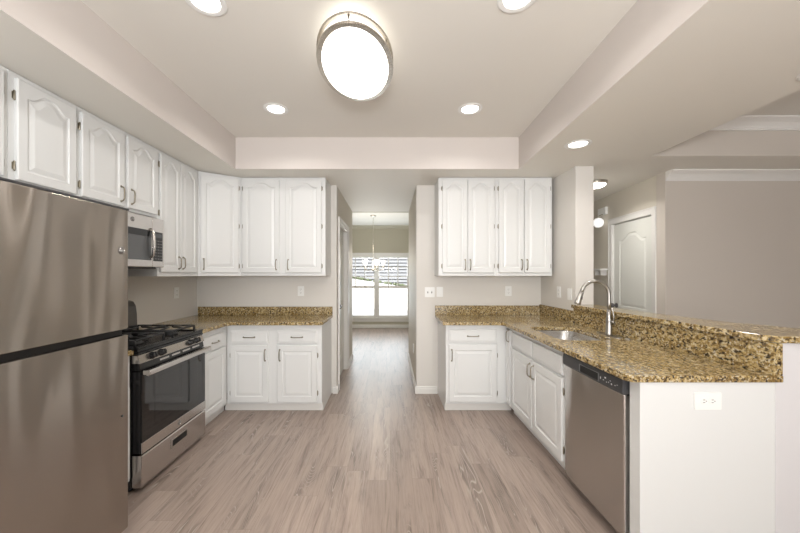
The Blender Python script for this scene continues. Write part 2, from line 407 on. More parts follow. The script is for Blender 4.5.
# living room and hall on the right
S(MB().box(2.8, 6.0, 3.355, 3.47, 0, 2.44), 'wall_living', 'living')
S(MB().box(6.0, 6.1, -2.5, 3.47, 0, 2.80), 'wall_living_right', 'living')
HA = math.radians(-95.78)
HM = Matrix.Translation((2.8, 3.355, 0)) @ Matrix.Rotation(HA, 4, 'Z')   # local -y looks into the hall, local -x runs away from the camera
HD0, HD1, HDH = -0.945, -0.175, 2.05
hw = MB().box(-0.03, HD1, 0.0, 0.10, 0, 2.44).box(HD0, -2.15, 0, 0.10, 0, 2.44).box(HD0, HD1, 0, 0.10, HDH, 2.44).move(HM)
S(hw, 'wall_hall_right', 'passage')
S(MB().box(1.962, 3.2, 5.4, 5.5, 0, 2.44), 'wall_hall_end', 'olive')
# rear wall behind the camera, with two openings added to let light in
S(MB().box(-2.4, -1.55, -2.6, -2.5, 0, 2.80).box(1.75, 3.3, -2.6, -2.5, 0, 2.80).box(4.3, 6.1, -2.6, -2.5, 0, 2.80)
  .box(-1.55, 1.75, -2.6, -2.5, 2.3, 2.80).box(3.3, 4.3, -2.6, -2.5, 2.0, 2.80).box(3.3, 4.3, -2.6, -2.5, 0, 0.9), 'wall_rear', 'wall')

# baseboards
BBP = [(0, 0), (0.016, 0), (0.016, 0.058), (0.012, 0.066), (0.012, 0.077), (0.006, 0.086), (0, 0.086)]
def bb(name, a, b, u):
    S(MB().extrude_profile(BBP, (a[0], a[1], 0.0), (b[0], b[1], 0.0), (u[0], u[1], 0), (0, 0, 1)), name, 'trim')
bb('baseboard_back_left', (-0.668, WB), (-0.627+0.016, WB), (0, -1))
bb('baseboard_back_right', (0.311-0.016, WB), (0.555, WB), (0, -1))
bb('baseboard_corridor_left', (-0.627, WB), (-0.627, DC0-0.07), (1, 0))
bb('baseboard_corridor_far', (-0.627, DC1+0.07), (-0.627, 5.5), (1, 0))
bb('baseboard_corridor_right', (0.311, WB), (0.311, 5.5), (-1, 0))
bb('baseboard_breakfast', (-3.0, WY), (3.0, WY), (0, -1))
# crown moulding
CRP = [(0, 0), (0.09, 0), (0.09, -0.014), (0.078, -0.022), (0.05, -0.040), (0.026, -0.066), (0.020, -0.078), (0.012, -0.082), (0.012, -0.094), (0, -0.094)]
S(MB().extrude_profile(CRP, (2.80, 3.355, 2.44), (6.0, 3.355, 2.44), (0, -1, 0), (0, 0, 1)), 'trim_1', 'trim')
S(MB().extrude_profile(CRP, (2.31, 2.908, 2.757), (6.0, 2.908, 2.757), (0, -1, 0), (0, 0, 1)), 'trim_2', 'trim')
S(MB().extrude_profile(CRP, (-3.0, WY, 2.65), (3.0, WY, 2.65), (0, -1, 0), (0, 0, 1)), 'trim_3', 'olive')

# breakfast room window: two double-hung sashes side by side
def window(n, x0, x1):
    w = thing('window_%d' % n, '', 'window', ((x0+x1)/2, WY+0.05, WZ0)); del w['label']; del w['category']; w['kind'] = 'structure'
    fr = MB(); t = 0.045; ya, yb = WY+0.01, WY+0.11
    fr.box(x0, x0+t, ya, yb, WZ0, WZ1).box(x1-t, x1, ya, yb, WZ0, WZ1).box(x0+t, x1-t, ya, yb, WZ1-t, WZ1).box(x0+t, x1-t, ya, yb, WZ0, WZ0+t)
    fr.build('window_frame', 'trim', w, world=True)
    zm = 1.06
    MB().box(x0+t, x1-t, ya+0.01, yb-0.01, zm-0.03, zm+0.03).build('meeting_rail', 'trim', w, world=True)
    g = MB(); xi0, xi1 = x0+t, x1-t; yc = WY+0.07
    for k in (1, 2):
        x = xi0+(xi1-xi0)*k/3; g.box(x-0.012, x+0.012, yc-0.01, yc+0.01, zm+0.03, WZ1-t)
        z = zm+0.03+(WZ1-t-zm-0.03)*k/3; g.box(xi0, xi1, yc-0.011, yc+0.011, z-0.012, z+0.012)
    g.build('muntin_grid', 'trim', w, world=True)
    MB().box(xi0, xi1, yc+0.015, yc+0.019, WZ0+t, WZ1-t).build('window_pane', 'glass', w, world=True)
window(1, WX0+0.002, -0.37); window(2, -0.33, WX1-0.002)
S(MB().box(-0.369, -0.331, WY-0.01, WY+0.12, WZ0, WZ1), 'trim_4', 'trim')
S(MB().box(WX0-0.08, WX0-0.001, WY-0.02, WY-0.001, WZ0-0.02, WZ1+0.08).box(WX1+0.001, WX1+0.08, WY-0.02, WY-0.001, WZ0-0.02, WZ1+0.08)
  .box(WX0-0.08, WX1+0.08, WY-0.02, WY-0.001, WZ1+0.001, WZ1+0.08), 'trim_5', 'trim')
S(MB().box(WX0-0.1, WX1+0.1, WY-0.05, WY-0.001, WZ0-0.03, WZ0-0.002).box(WX0-0.08, WX1+0.08, WY-0.018, WY-0.001, WZ0-0.11, WZ0-0.03), 'trim_6', 'trim')
# outside the breakfast window
yd = MB()
NX, NY = 24, 12
def gz(x, y): return -0.25 + (y-8.75)/(15.0-8.75)*(0.90-0.16*x+0.25) if y < 15 else 0.90-0.16*x
vsx = [(-14+28*i/NX, 8.8+8.2*j/NY) for j in range(NY+1) for i in range(NX+1)]
yd.add([(x, y, gz(x, y)) for x, y in vsx], [(j*(NX+1)+i, j*(NX+1)+i+1, (j+1)*(NX+1)+i+1, (j+1)*(NX+1)+i) for j in range(NY) for i in range(NX)], True)
S(yd, 'ground_yard', 'pave')
hs = thing('neighbour_house', 'grey lap-sided house seen through the breakfast room window', 'house', (0, 16.2, 0))
sd = MB()
for k in range(34):
    z = -0.6+k*0.16
    sd.add([(-9, 16.14, z), (9, 16.14, z), (9, 16.215, z+0.16), (-9, 16.215, z+0.16), (-9, 16.4, z), (9, 16.4, z), (9, 16.4, z+0.16), (-9, 16.4, z+0.16)],
           [(0, 1, 2, 3), (0, 4, 5, 1), (3, 2, 6, 7), (0, 3, 7, 4), (1, 5, 6, 2), (4, 7, 6, 5)])
sd.build('siding', 'siding', hs, world=True)
MB().box(-9.2, 9.2, 15.8, 16.6, 4.84, 5.0).build('eave', 'trim', hs, world=True)
hedge = MB()
random.seed(3)
for k in range(150):
    x = -3.5+7*random.random(); y = 15.4+0.4*random.random(); z = gz(x, y)+0.02+0.05*random.random(); r = 0.04+0.05*random.random()
    hedge.lathe([(0.001, -r), (r*0.7, -r*0.7), (r, 0), (r*0.7, r*0.7), (0.001, r)], (x, y, z), seg=7)
tag(hedge.build('hedge', 'hedge'), 'low clipped hedge at the foot of the grey house outside', 'hedge')

# corridor door (in the left corridor wall)
def casing(mb, x0, x1, h, w, t, yf):
    """flat door casing around an opening in a wall whose face is local y=yf and looks to -y"""
    mb.box(x0-w, x0, yf-t, yf, 0, h+w).box(x1, x1+w, yf-t, yf, 0, h+w).box(x0, x1, yf-t, yf, h, h+w)
    mb.box(x0-w, x0-w+0.014, yf-t-0.006, yf-t, 0, h+w).box(x1+w-0.014, x1+w, yf-t-0.006, yf-t, 0, h+w).box(x0-w+0.014, x1+w-0.014, yf-t-0.006, yf-t, h+w-0.014, h+w)
    return mb

def arch_fn(u, kind):
    u = abs(u)
    lim, g = {'cathedral': (0.84, 1.25), 'gothic': (0.95, 1.12)}.get(kind, (0, 1))   # shoulders, ogee flanks and a rounded crown
    if u >= lim: return 0.0
    t = min(1.0, (1-u/lim)*g)
    return t*t*(3-2*t)*0.93+0.07*(1-u/lim)
def ring_pts(x0, x1, z0, z1, A, kind, y, n=20):
    """closed loop: bottom left, bottom right, then over the top from right to left"""
    pts = [(x0, y, z0), (x1, y, z0)]
    for k in range(n+1):
        u = 1-2*k/n
        pts.append(((x0+x1)/2+u*(x1-x0)/2, y, z1+A*arch_fn(u, kind)))
    return pts
def panel_door(mb, x0, x1, z0, z1, y, t=0.019, st=0.055, rail=0.055, A=0.0, kind='', top_extra=0.0, panels=None):
    """raised-panel door: front at local y, body behind it; panels=[(z0, z1, A)] else one"""
    R = []
    n = 20
    if panels is None: panels = [(z0+rail, z1-(0.032 if A else rail)-A-top_extra, A)]
    e = 0.004
    # slab sides and back
    back = ring_pts(x0, x1, z0, z1, 0, '', y+t, n); mid = ring_pts(x0, x1, z0, z1, 0, '', y+e, n); fr = ring_pts(x0+e, x1-e, z0+e, z1-e, 0, '', y, n)
    mb.loops([back, mid, fr], True, False)
    # front frame between the panels: stack of bands
    zs = [z0+e]
    for i, (a, b, aa) in enumerate(panels):
        zt = z1-e if i == len(panels)-1 else (b+aa+panels[i+1][0])/2
        zb = zs[-1]; zs.append(zt)
        outer = ring_pts(x0+e, x1-e, zb, zt, 0, '', y, n)
        px0, px1 = x0+st, x1-st
        d = [(0.0, 0.0), (0.004, 0.006), (0.012, 0.0075), (0.035, 0.0015), (0.038, 0.001)]
        if px1-px0 < 0.13: d = [(0.0, 0.0), (0.003, 0.006), (0.009, 0.0075), (0.024, 0.0015), (0.026, 0.001)]
        rings = [outer]
        for o, dep in d:
            k2 = 1-o*1.5
            rings.append(ring_pts(px0+o, px1-o, a+o, b-o*1.0, aa*k2, kind, y+dep, n))
        mb.loops(rings, False, True)
    return mb

d1 = thing('door_1', '', 'door', (-0.66, (DC0+DC1)/2, 0), PI/2); del d1['label']; del d1['category']; d1['kind'] = 'structure'
w2 = (DC1-DC0)/2-0.022
pd = MB(); panel_door(pd, -w2, w2, 0.012, DCH-0.022, 0.02, 0.04, 0.11, 0.2, panels=[(0.24, 0.86, 0), (1.02, DCH-0.22, 0.08)], kind='cathedral')
pd.build('door_leaf', 'doorpaint', d1)
jb = MB().box(-w2-0.02, -w2-0.002, -0.033, 0.09, 0, DCH-0.002).box(w2+0.002, w2+0.02, -0.033, 0.09, 0, DCH-0.002).box(-w2-0.002, w2+0.002, -0.033, 0.09, DCH-0.02, DCH-0.002)
jb.build('door_jamb', 'trim', d1)
casing(MB(), -w2-0.02, w2+0.02, DCH-0.002, 0.065, 0.014, -0.034).build('door_casing', 'trim', d1, 0.002)
kb = MB().lathe([(0.03, 0.0), (0.03, -0.008), (0.012, -0.012), (0.012, -0.035), (0.027, -0.045), (0.03, -0.06), (0.022, -0.072), (0.001, -0.075)], (-w2+0.06, 0.019, 0.99), 'Y', 20)
kb.build('door_knob', 'black', d1)

d2 = thing('door_2', '', 'door', (2.8, 3.355, 0), HA); del d2['label']; del d2['category']; d2['kind'] = 'structure'
pd = MB(); panel_door(pd, HD0+0.014, HD1-0.014, 0.012, HDH-0.016, 0.012, 0.035, 0.12, 0.2, panels=[(0.24, 0.84, 0), (1.0, HDH-0.235, 0.085)], kind='cathedral')
pd.build('door_leaf', 'doorpaint', d2)
MB().box(HD0+0.001, HD0+0.012, -0.001, 0.098, 0, HDH-0.002).box(HD1-0.012, HD1-0.001, -0.001, 0.098, 0, HDH-0.002).box(HD0+0.012, HD1-0.012, -0.001, 0.098, HDH-0.013, HDH-0.002).build('door_jamb', 'trim', d2)
casing(MB(), HD0+0.006, HD1-0.006, HDH-0.006, 0.07, 0.016, -0.001).build('door_casing', 'trim', d2, 0.002)
for z in (0.25, 1.16, 1.86):
    MB().tube([(HD1-0.013, 0.004, z-0.045), (HD1-0.013, 0.004, z+0.045)], 0.008, 10).box(HD1-0.04, HD1-0.014, 0.008, 0.012, z-0.045, z+0.045).build('hinge', 'pull', d2)
MB().lathe([(0.03, 0.0), (0.03, -0.008), (0.012, -0.012), (0.012, -0.035), (0.027, -0.045), (0.03, -0.06), (0.022, -0.072), (0.001, -0.075)], (HD0+0.075, 0.011, 1.0), 'Y', 20).build('door_knob', 'badge', d2)

# ------------------------------------------------------------------ kitchen cabinets
def pull(mb, c, L, vertical=True, out=0.022, r=0.0048):
    """bow pull on a face that looks to local -y; c on the face"""
    pts = []; n = 14
    for k in range(n+1):
        t = -1+2*k/n; t = math.sin(t*PI/2)
        o = out*(1-abs(t)**9.0) + 0.002*(1-t*t)
        pts.append((t*L/2, -max(o, 0.0)))
    P = [(c[0], c[1]+b, c[2]+a) if vertical else (c[0]+a, c[1]+b, c[2]) for a, b in pts]
    mb.tube(P, [r*1.45]+[r]*(n-1)+[r*1.45], 8)
    for e in (-1, 1):
        q = (c[0], c[1], c[2]+e*L/2) if vertical else (c[0]+e*L/2, c[1], c[2])
        mb.lathe([(0.0085, 0.0), (0.0085, -0.003), (0.006, -0.005)], q, 'Y', 10)
    return mb
def hinge(mb, x, y, z, side):
    mb.tube([(x, y-0.004, z-0.027), (x, y-0.004, z-0.022), (x, y-0.004, z+0.022), (x, y-0.004, z+0.027)], [0.002, 0.0052, 0.0052, 0.002], 8)
    mb.box(x, x+side*0.009, y-0.0022, y-0.0003, z-0.018, z+0.018)
    return mb
def add_door(cab, x0, x1, z0, z1, A=0.0, kind='', hinge_side=0, handle=None, hz=(), y=-0.020, st=0.052, rail=0.055, top_extra=0.0):
    """door on local face y=0; handle=(x, z, L, vertical)"""
    d = MB(); panel_door(d, x0, x1, z0, z1, y, 0.0195, st, rail, A, kind, top_extra)
    do = d.build('door', 'cab', cab)
    if handle: pull(MB(), (handle[0], y, handle[1]), handle[2], handle[3]).build('handle', 'pull', do)
    for z in hz:
        x = x0-0.003 if hinge_side < 0 else x1+0.003
        hinge(MB(), x, y+0.019, z, -1 if hinge_side < 0 else 1).build('hinge', 'pull', do)
    return do
def add_drawer(cab, x0, x1, z0, z1, handle=True, L=0.11, y=-0.020):
    d = MB(); e = 0.009; n = 20
    mbk = [ring_pts(x0, x1, z0, z1, 0, '', y+0.0195, n), ring_pts(x0, x1, z0, z1, 0, '', y+0.006, n), ring_pts(x0+0.004, x1-0.004, z0+0.004, z1-0.004, 0, '', y+0.003, n),
           ring_pts(x0+0.012, x1-0.012, z0+0.012, z1-0.012, 0, '', y+0.003, n), ring_pts(x0+0.018, x1-0.018, z0+0.018, z1-0.018, 0, '', y, n)]
    d.loops(mbk, True, True)
    do = d.build('drawer_front', 'cab', cab)
    if handle: pull(MB(), ((x0+x1)/2, y, (z0+z1)/2), L, False).build('handle', 'pull', do)
    return do
UZ0, UZ1 = 1.38, 2.436
def upper(label, loc, rz, w, depth, z0, doors, group='white wall cabinets'):
    """doors: list of (x0, x1, hinge_side, handle_x or None)"""
    c = thing('wall_cabinet', label, 'cabinet', loc, rz, group)
    MB().box(0, w, 0, depth, z0-loc[2], UZ1-loc[2]).build('cabinet_body', 'cab', c, 0.0015)
    for x0, x1, hs, hx in doors:
        zb = z0+0.035-loc[2] if z0 < 1.5 else z0+0.02-loc[2]; zt = 2.407-loc[2]
        wd = x1-x0
        A = 0.05 if wd > 0.3 else 0.055
        hgt = zt-zb
        hz = [zb+0.07, zt-0.09] + ([(zb+zt)/2] if hgt > 0.8 else [])
        add_door(c, x0, x1, zb, zt, A, 'cathedral' if wd > 0.29 else 'gothic', hs, (hx, zb+(0.085 if hgt > 0.8 else 0.085), 0.105, True) if hx is not None else None, hz,
                 st=0.046 if wd > 0.29 else 0.042, rail=0.05)
    return c
FX = -1.93
L_ = lambda y: y   # along the left wall, local x is depth (world y)
def left_upper(label, y0, y1, z0, doors):
    return upper(label, (FX, y0, z0), PI/2, y1-y0, 0.333, z0, [(a-y0, b-y0, h, None if hx is None else hx-y0) for a, b, h, hx in doors])
left_upper('white two-door wall cabinet at the fridge end, nearest the camera', 0.78, 1.664, 1.865, [(0.81, 1.205, -1, 1.17), (1.212, 1.637, 1, 1.25)])
left_upper('white single-door wall cabinet above the stainless refrigerator', 1.666, 2.032, 1.865, [(1.694, 2.014, -1, None)])
left_upper('white two-door wall cabinet above the microwave', 2.034, 2.734, 1.865, [(2.050, 2.378, -1, 2.345), (2.408, 2.718, 1, 2.44)])
left_upper('tall narrow two-door white wall cabinet between microwave and corner cabinet', 2.736, 3.315, UZ0, [(2.754, 3.011, -1, 2.985), (3.017, 3.272, 1, 3.043)])
# diagonal corner cabinet
P0, P1 = Vector((-1.93, 3.318)), Vector((-1.603, 3.543))
dg = (P1-P0); da = math.atan2(dg.y, dg.x); dl = dg.length
cc = thing('wall_cabinet', 'white single-door diagonal wall cabinet filling the left corner', 'cabinet', (P0.x, P0.y, UZ0), da, 'white wall cabinets')
MB().prism([(P0.x, P0.y), (P1.x, P1.y), (P1.x, WB-0.002), (-2.265, WB-0.002), (-2.265, P0.y)], UZ0, UZ1).build('cabinet_body', 'cab', cc, 0.0015, world=True)
add_door(cc, 0.022, dl-0.022, 0.035, 2.407-UZ0, 0.05, 'cathedral', 1, (0.048, 0.12, 0.105, True), (0.105, 0.53, 0.937), st=0.046, rail=0.05)
YU = 3.545
def back_upper(label, x0, x1, doors):
    return upper(label, (x0, YU, UZ0), 0, x1-x0, WB-0.002-YU, UZ0, [(a-x0, b-x0, h, None if hx is None else hx-x0) for a, b, h, hx in doors])
back_upper('wide two-door white wall cabinet between corner cabinet and corridor', -1.601, -0.693, [(-1.575, -1.184, -1, -1.215), (-1.118, -0.735, 1, -1.088)])
back_upper('two-door white wall cabinet right of the corridor, first beside the opening', 0.522, 1.136, [(0.562, 0.826, -1, 0.803), (0.833, 1.112, 1, 0.858)])
back_upper('two-door white wall cabinet against the right stub wall', 1.138, 1.739, [(1.165, 1.432, -1, 1.407), (1.439, 1.716, 1, 1.465)])

CT, CB = 0.922, 0.890          # counter top and underside
YB, XL, XR = 3.33, -1.645, 1.185
def base(label, loc, rz, w, depth, toe=0.08, hollow=False, ta=0.0, tb=0.0):
    c = thing('base_cabinet', label, 'cabinet', loc, rz, 'white base cabinets')
    b = MB(); zt = CB-0.003
    if hollow:
        b.box(0, 0.018, 0.018, depth, 0.092, zt).box(w-0.018, w, 0.018, depth, 0.092, zt).box(0.018, w-0.018, depth-0.012, depth, 0.092, zt).box(0.018, w-0.018, 0.018, depth-0.012, 0.092, 0.11)
        b.box(0, 0.04, 0, 0.018, 0.092, zt).box(w-0.04, w, 0, 0.018, 0.092, zt).box(0.04, w-0.04, 0, 0.018, 0.092, 0.14).box(0.04, w-0.04, 0, 0.018, 0.66, zt)
        b.box(w/2-0.02, w/2+0.02, 0, 0.018, 0.14, 0.66)
    else: b.box(0, w, 0, depth, 0.092, zt)
    b.build('cabinet_body', 'cab', c, 0.0015)
    MB().box(-ta, w+tb, toe, depth, 0.0, 0.0915).build('toe_kick', 'cab', c)
    return c
# left run
c = base('narrow white filler cabinet squeezed between refrigerator and range', (XL, 1.80, 0), PI/2, 0.285, 0.62, 0.055)
add_door(c, 0.02, 0.265, 0.118, 0.69); add_drawer(c, 0.02, 0.265, 0.712, 0.84)
c = base('white base cabinet between the range and the left corner', (XL, 2.835, 0), PI/2, 0.493, 0.60, 0.067, tb=0.0)
MB().box(0, 0.55, 0.056, 0.0665, 0.0, 0.085).build('toe_trim', 'trim', c, 0.003)
add_door(c, 0.035, 0.432, 0.118, 0.685, hinge_side=1, hz=()); add_drawer(c, 0.035, 0.432, 0.700, 0.835)
c = base('wide two-door two-drawer white base cabinet left of the corridor', (XL+0.002, YB, 0), 0, -0.687-XL-0.002, WB-0.002-YB, 0.07, ta=0.057)
x = XL+0.002
add_drawer(c, -1.604-x, -1.225-x, 0.703, 0.828); add_drawer(c, -1.134-x, -0.734-x, 0.703, 0.828)
add_door(c, -1.604-x, -1.225-x, 0.112, 0.682, hinge_side=-1, handle=(-1.225-x-0.028, 0.585, 0.11, True), hz=(0.2, 0.58))
add_door(c, -1.134-x, -0.734-x, 0.112, 0.682, hinge_side=1, handle=(-1.134-x+0.028, 0.585, 0.11, True), hz=(0.2, 0.58))
MB().box(-0.046, -0.687-x, 0.058, 0.0695, 0.0, 0.085).build('toe_trim', 'trim', c, 0.003)
# right run
c = base('white base cabinet with one drawer beside the corridor on the right', (0.562, YB, 0), 0, 1.184-0.562, WB-0.002-YB, 0.07, tb=0.065)
x = 0.562
add_drawer(c, 0.592-x, 1.075-x, 0.712, 0.842)
add_door(c, 0.592-x, 1.075-x, 0.115, 0.690, hinge_side=1, handle=(0.592-x+0.028, 0.585, 0.11, True), hz=(0.2, 0.58))
MB().box(0, 0.686, 0.058, 0.0695, 0.0, 0.085).build('toe_trim', 'trim', c, 0.003)
c = base('slim white cabinet with a full-height door in the right corner', (XR, 3.328, 0), -PI/2, 0.128, 0.58, 0.065)
add_door(c, 0.012, 0.116, 0.115, 0.85, handle=(0.085, 0.79, 0.11, True), st=0.022, rail=0.04)
c = base('white two-door cabinet under the stainless sink', (XR, 3.198, 0), -PI/2, 0.978, 0.57, 0.065, hollow=True)
add_drawer(c, 0.026, 0.478, 0.712, 0.842, False); add_drawer(c, 0.492, 0.952, 0.712, 0.842, False)
add_door(c, 0.026, 0.478, 0.125, 0.690, hinge_side=-1, handle=(0.45, 0.60, 0.11, True), hz=(0.2, 0.6))
add_door(c, 0.492, 0.952, 0.125, 0.690, hinge_side=1, handle=(0.52, 0.60, 0.11, True), hz=(0.2, 0.6))
ep = MB().box(XR, RX(1.564), 1.564, 1.632, 0, CB-0.003)
tag(ep.build('end_panel', 'cab', None, 0.001), 'plain white panel closing the near end of the peninsula', 'panel')

# ------------------------------------------------------------------ granite
ct = thing('countertop', 'L-shaped speckled gold granite worktop in the left corner', 'countertop', (-2.0, 3.5, CB), 0, 'granite worktops')
xw = -2.265
MB().prism([(xw, WB-0.003), (xw, 2.832), (-1.60, 2.832), (-1.60, 3.24), (-1.57, 3.272), (-0.685, 3.272), (-0.672, 3.30), (-0.672, WB-0.003)], CB, CT).build('worktop', 'granite', ct, 0.004, world=True)
MB().box(xw+0.022, -0.672, WB-0.024, WB-0.003, CT+0.0005, 1.018).build('backsplash', 'granite', ct, 0.003, world=True)
tag(MB().box(xw, -1.615, 1.80, 2.080, CB, CT).build('countertop', 'granite', None, 0.004), 'small granite worktop piece between refrigerator and range', 'countertop', 'granite worktops')
SX0, SX1, SY0, SY1 = 1.238, 1.628, 2.38, 2.985
ct = thing('countertop', 'speckled gold granite worktop of the peninsula with the sink cut out', 'countertop', (1.4, 2.6, CB), 0, 'granite worktops')
MB().prism([(0.527, WB-0.003), (0.527, 3.275), (1.09, 3.272), (1.12, 3.24), (1.12, 1.575), (1.147, 1.548), (1.848, 1.548), (1.848, 1.561), (RX(1.561)-0.001, 1.561), (RX(WB)-0.002, WB-0.003)],
           CB, CT, [rrect(SX0, SX1, SY0, SY1, 0.10, 8)]).build('worktop', 'granite', ct, 0.004, world=True)
MB().box(0.527, RX(WB)-0.024, WB-0.024, WB-0.003, CT+0.0005, 1.032).build('backsplash', 'granite', ct, 0.003, world=True)
MB().prism([(RX(WB)-0.022, WB-0.003), (RX(3.18)-0.022, 3.18), (RX(3.18)-0.001, 3.18), (RX(WB)-0.002, WB-0.003)], CT+0.0005, 1.045).build('backsplash', 'granite', ct, 0.003, world=True)
MB().prism([(RX(3.178)-0.022, 3.178), (RX(1.549)-0.022, 1.549), (RX(1.549)+0.02, 1.549), (RX(1.549)+0.02, 1.562), (RX(1.562)-0.001, 1.562), (RX(3.178)-0.001, 3.178)], CT+0.0005, 1.0735).build('riser', 'granite', ct, 0.002, world=True)
bt = MB().prism([(1.742, 3.176), (1.752, 2.6), (1.765, 2.1), (1.780, 1.736), (1.792, 1.60), (1.83, 1.547), (1.945, 1.535), (2.08, 1.45), (2.25, 1.43), (2.32, 1.50), (2.27, 1.68), (2.213, 1.781), (2.074, 2.007), (1.99, 2.42), (1.965, 2.8), (1.96, 3.176)], 1.075, 1.107)
tag(bt.build('bar_top', 'granite', None, 0.006, 3), 'raised gold granite bar ledge on the peninsula half wall', 'countertop')

# ------------------------------------------------------------------ sink and faucet
sk = thing('sink', 'undermount stainless steel sink in the peninsula worktop', 'sink', ((SX0+SX1)/2, (SY0+SY1)/2, 0.69))
def R(o, z, r): return [(p[0], p[1], z) for p in rrect(SX0-o, SX1+o, SY0-o, SY1+o, r, 8)]
bowl = MB().loops([R(0.02, CB-0.0025, 0.12), R(0.02, CB-0.001, 0.12), R(0.0, CB-0.001, 0.10), R(-0.004, CB-0.006, 0.096), R(-0.012, 0.74, 0.09), R(-0.022, 0.708, 0.08), R(-0.05, 0.695, 0.06), R(-0.14, 0.692, 0.03)], False, True, True)
bowl.build('bowl', 'sinksteel', sk, world=True)
MB().lathe([(0.001, 0.6945), (0.03, 0.6945), (0.042, 0.697), (0.046, 0.6935)], ((SX0+SX1)/2, (SY0+SY1)/2, 0), seg=24).build('drain', 'chrome', sk, world=True)
FXc, FYc = 1.708, 2.575
fa = thing('faucet', 'tall brushed nickel gooseneck pull-down faucet behind the sink', 'faucet', (FXc, FYc, CT))
MB().prism(rrect(FXc-0.028, FXc+0.028, FYc-0.13, FYc+0.13, 0.027, 6), CT+0.0005, CT+0.006).build('deck_plate', 'faucetmetal', fa, 0.002, world=True)
MB().lathe([(0.027, CT+0.0065), (0.027, CT+0.012), (0.023, CT+0.02), (0.0215, CT+0.10), (0.0215, CT+0.125), (0.017, CT+0.15), (0.0135, CT+0.20)], (FXc, FYc, 0), seg=20).build('body', 'faucetmetal', fa, world=True)
pts = [(FXc, FYc, CT+0.19), (FXc, FYc, CT+0.25), (FXc, FYc, CT+0.31)]
rr = 0.108
for k in range(1, 17):
    a = PI*k/16*0.93
    pts.append((FXc-rr+rr*math.cos(a), FYc, CT+0.315+rr*math.sin(a)))
MB().tube(pts, 0.0135, 14).build('neck', 'faucetmetal', fa, world=True)
e = Vector(pts[-1]); dr = (Vector(pts[-1])-Vector(pts[-2])).normalized(); dr = (dr+Vector((-0.12, 0, -0.2))).normalized()
MB().tube([e, e+dr*0.006, e+dr*0.03, e+dr*0.085, e+dr*0.10, e+dr*0.103], [0.013, 0.017, 0.017, 0.0235, 0.024, 0.020], 14).build('spray_head', 'faucetmetal', fa, world=True)
q = e+dr*0.05
MB().tube([q+Vector((0.012, -0.010, 0.01)), q+Vector((0.010, -0.011, -0.012))], 0.007, 8).build('spray_button', 'greyplastic', fa, world=True)
lv = MB().tube([(FXc+0.004, FYc-0.018, CT+0.107), (FXc+0.006, FYc-0.044, CT+0.107), (FXc+0.007, FYc-0.052, CT+0.107)], [0.013, 0.013, 0.010], 10)
lv.tube([(FXc+0.006, FYc-0.044, CT+0.112), (FXc+0.006, FYc-0.048, CT+0.15), (FXc+0.002, FYc-0.040, CT+0.20), (FXc, FYc-0.034, CT+0.225)], [0.006, 0.0055, 0.005, 0.006], 8)
lv.build('lever_handle', 'faucetmetal', fa, world=True)
tag(MB().lathe([(0.022, CT+0.0005), (0.022, CT+0.004), (0.016, CT+0.009), (0.001, CT+0.010)], (1.735, 2.405, 0), seg=20).build('hole_cover', 'faucetmetal'), 'small round metal cap on the granite beside the faucet', 'cap')

# ------------------------------------------------------------------ refrigerator
RX0, RY0, RY1, RT = -1.39, 0.955, 1.758, 1.735
fr = thing('refrigerator', 'large stainless top-freezer refrigerator standing at the left edge', 'refrigerator', (-1.8, (RY0+RY1)/2, 0))
MB().box(-2.24, RX0-0.075, RY0+0.005, RY1-0.005, 0.03, RT-0.012).build('body', 'greyplastic', fr, 0.004, world=True)
MB().box(-2.2, RX0-0.09, RY0+0.01, RY1-0.01, 0.0, 0.0295).build('base_grille', 'rubber', fr, world=True)
def bowed_door(z0, z1):
    """stainless door with softly rounded vertical edges"""
    prof = []
    for k in range(13):
        t = k/12; y = RY0+(RY1-RY0)*t
        d = 0.0
        ed = min(t, 1-t)
        if ed < 0.02: d = 0.012
        prof.append((RX0-d+0.004*(1-(2*t-1)**2)-0.004, y))
    prof = [(RX0-0.070, RY0)]+[(RX0-0.010, RY0)]+[(RX0-0.003, RY0+0.004)]+[(RX0+0.004*(1-(2*t-1)**2), RY0+0.009+(RY1-RY0-0.018)*t) for t in [i/10 for i in range(11)]]+[(RX0-0.003, RY1-0.004)]+[(RX0-0.010, RY1)]+[(RX0-0.070, RY1)]
    return MB().prism(prof, z0, z1)
fd = bowed_door(1.112, RT).build('freezer_door', 'steel_door', fr, 0.003, world=True)
rd = bowed_door(0.06, 1.078).build('fridge_door', 'steel_door', fr, 0.003, world=True)
MB().box(RX0-0.068, RX0-0.035, RY0+0.01, RY1-0.004, 1.0785, 1.1115).build('grip_recess', 'rubber', fr, world=True)
MB().box(RX0-0.073, RX0+0.002, RY0, RY1, RT+0.001, RT+0.012).build('top_cap', 'greyplastic', fr, 0.003, world=True)
def badge(parent, c, axis, r, dirn):
    """a round badge with a ring and a scrolled monogram, on a face that looks along dirn*X"""
    b = MB().lathe([(r, 0), (r, 0.002*dirn), (r*0.9, 0.003*dirn), (0.001, 0.003*dirn)], c, 'X', 24).build('badge', 'badge', parent, world=True)
    m = MB(); x = c[0]+0.0036*dirn
    m.tube([(x, c[1]+r*0.80*math.cos(a), c[2]+r*0.80*math.sin(a)) for a in [2*PI*k/24 for k in range(24)]], r*0.05, 6, closed=True)
    for (oy, s) in ((-0.27*r*dirn*-1, 1), (0.27*r*dirn*-1, 1)):
        m.tube([(x, c[1]+oy+r*0.26*math.cos(a)*dirn, c[2]+r*0.42*math.sin(a)) for a in [PI*0.25+1.55*PI*k/14 for k in range(15)]], r*0.06, 6)
    m.tube([(x, c[1]+r*0.05*dirn, c[2]), (x, c[1]+r*0.3*dirn, c[2]+0.02*r), (x, c[1]+r*0.5*dirn, c[2]+0.12*r)], r*0.05, 6)
    m.build('monogram', 'chrome', b, world=True)
badge(fd, (RX0+0.001, 1.706, 1.522), 'X', 0.020, 1)
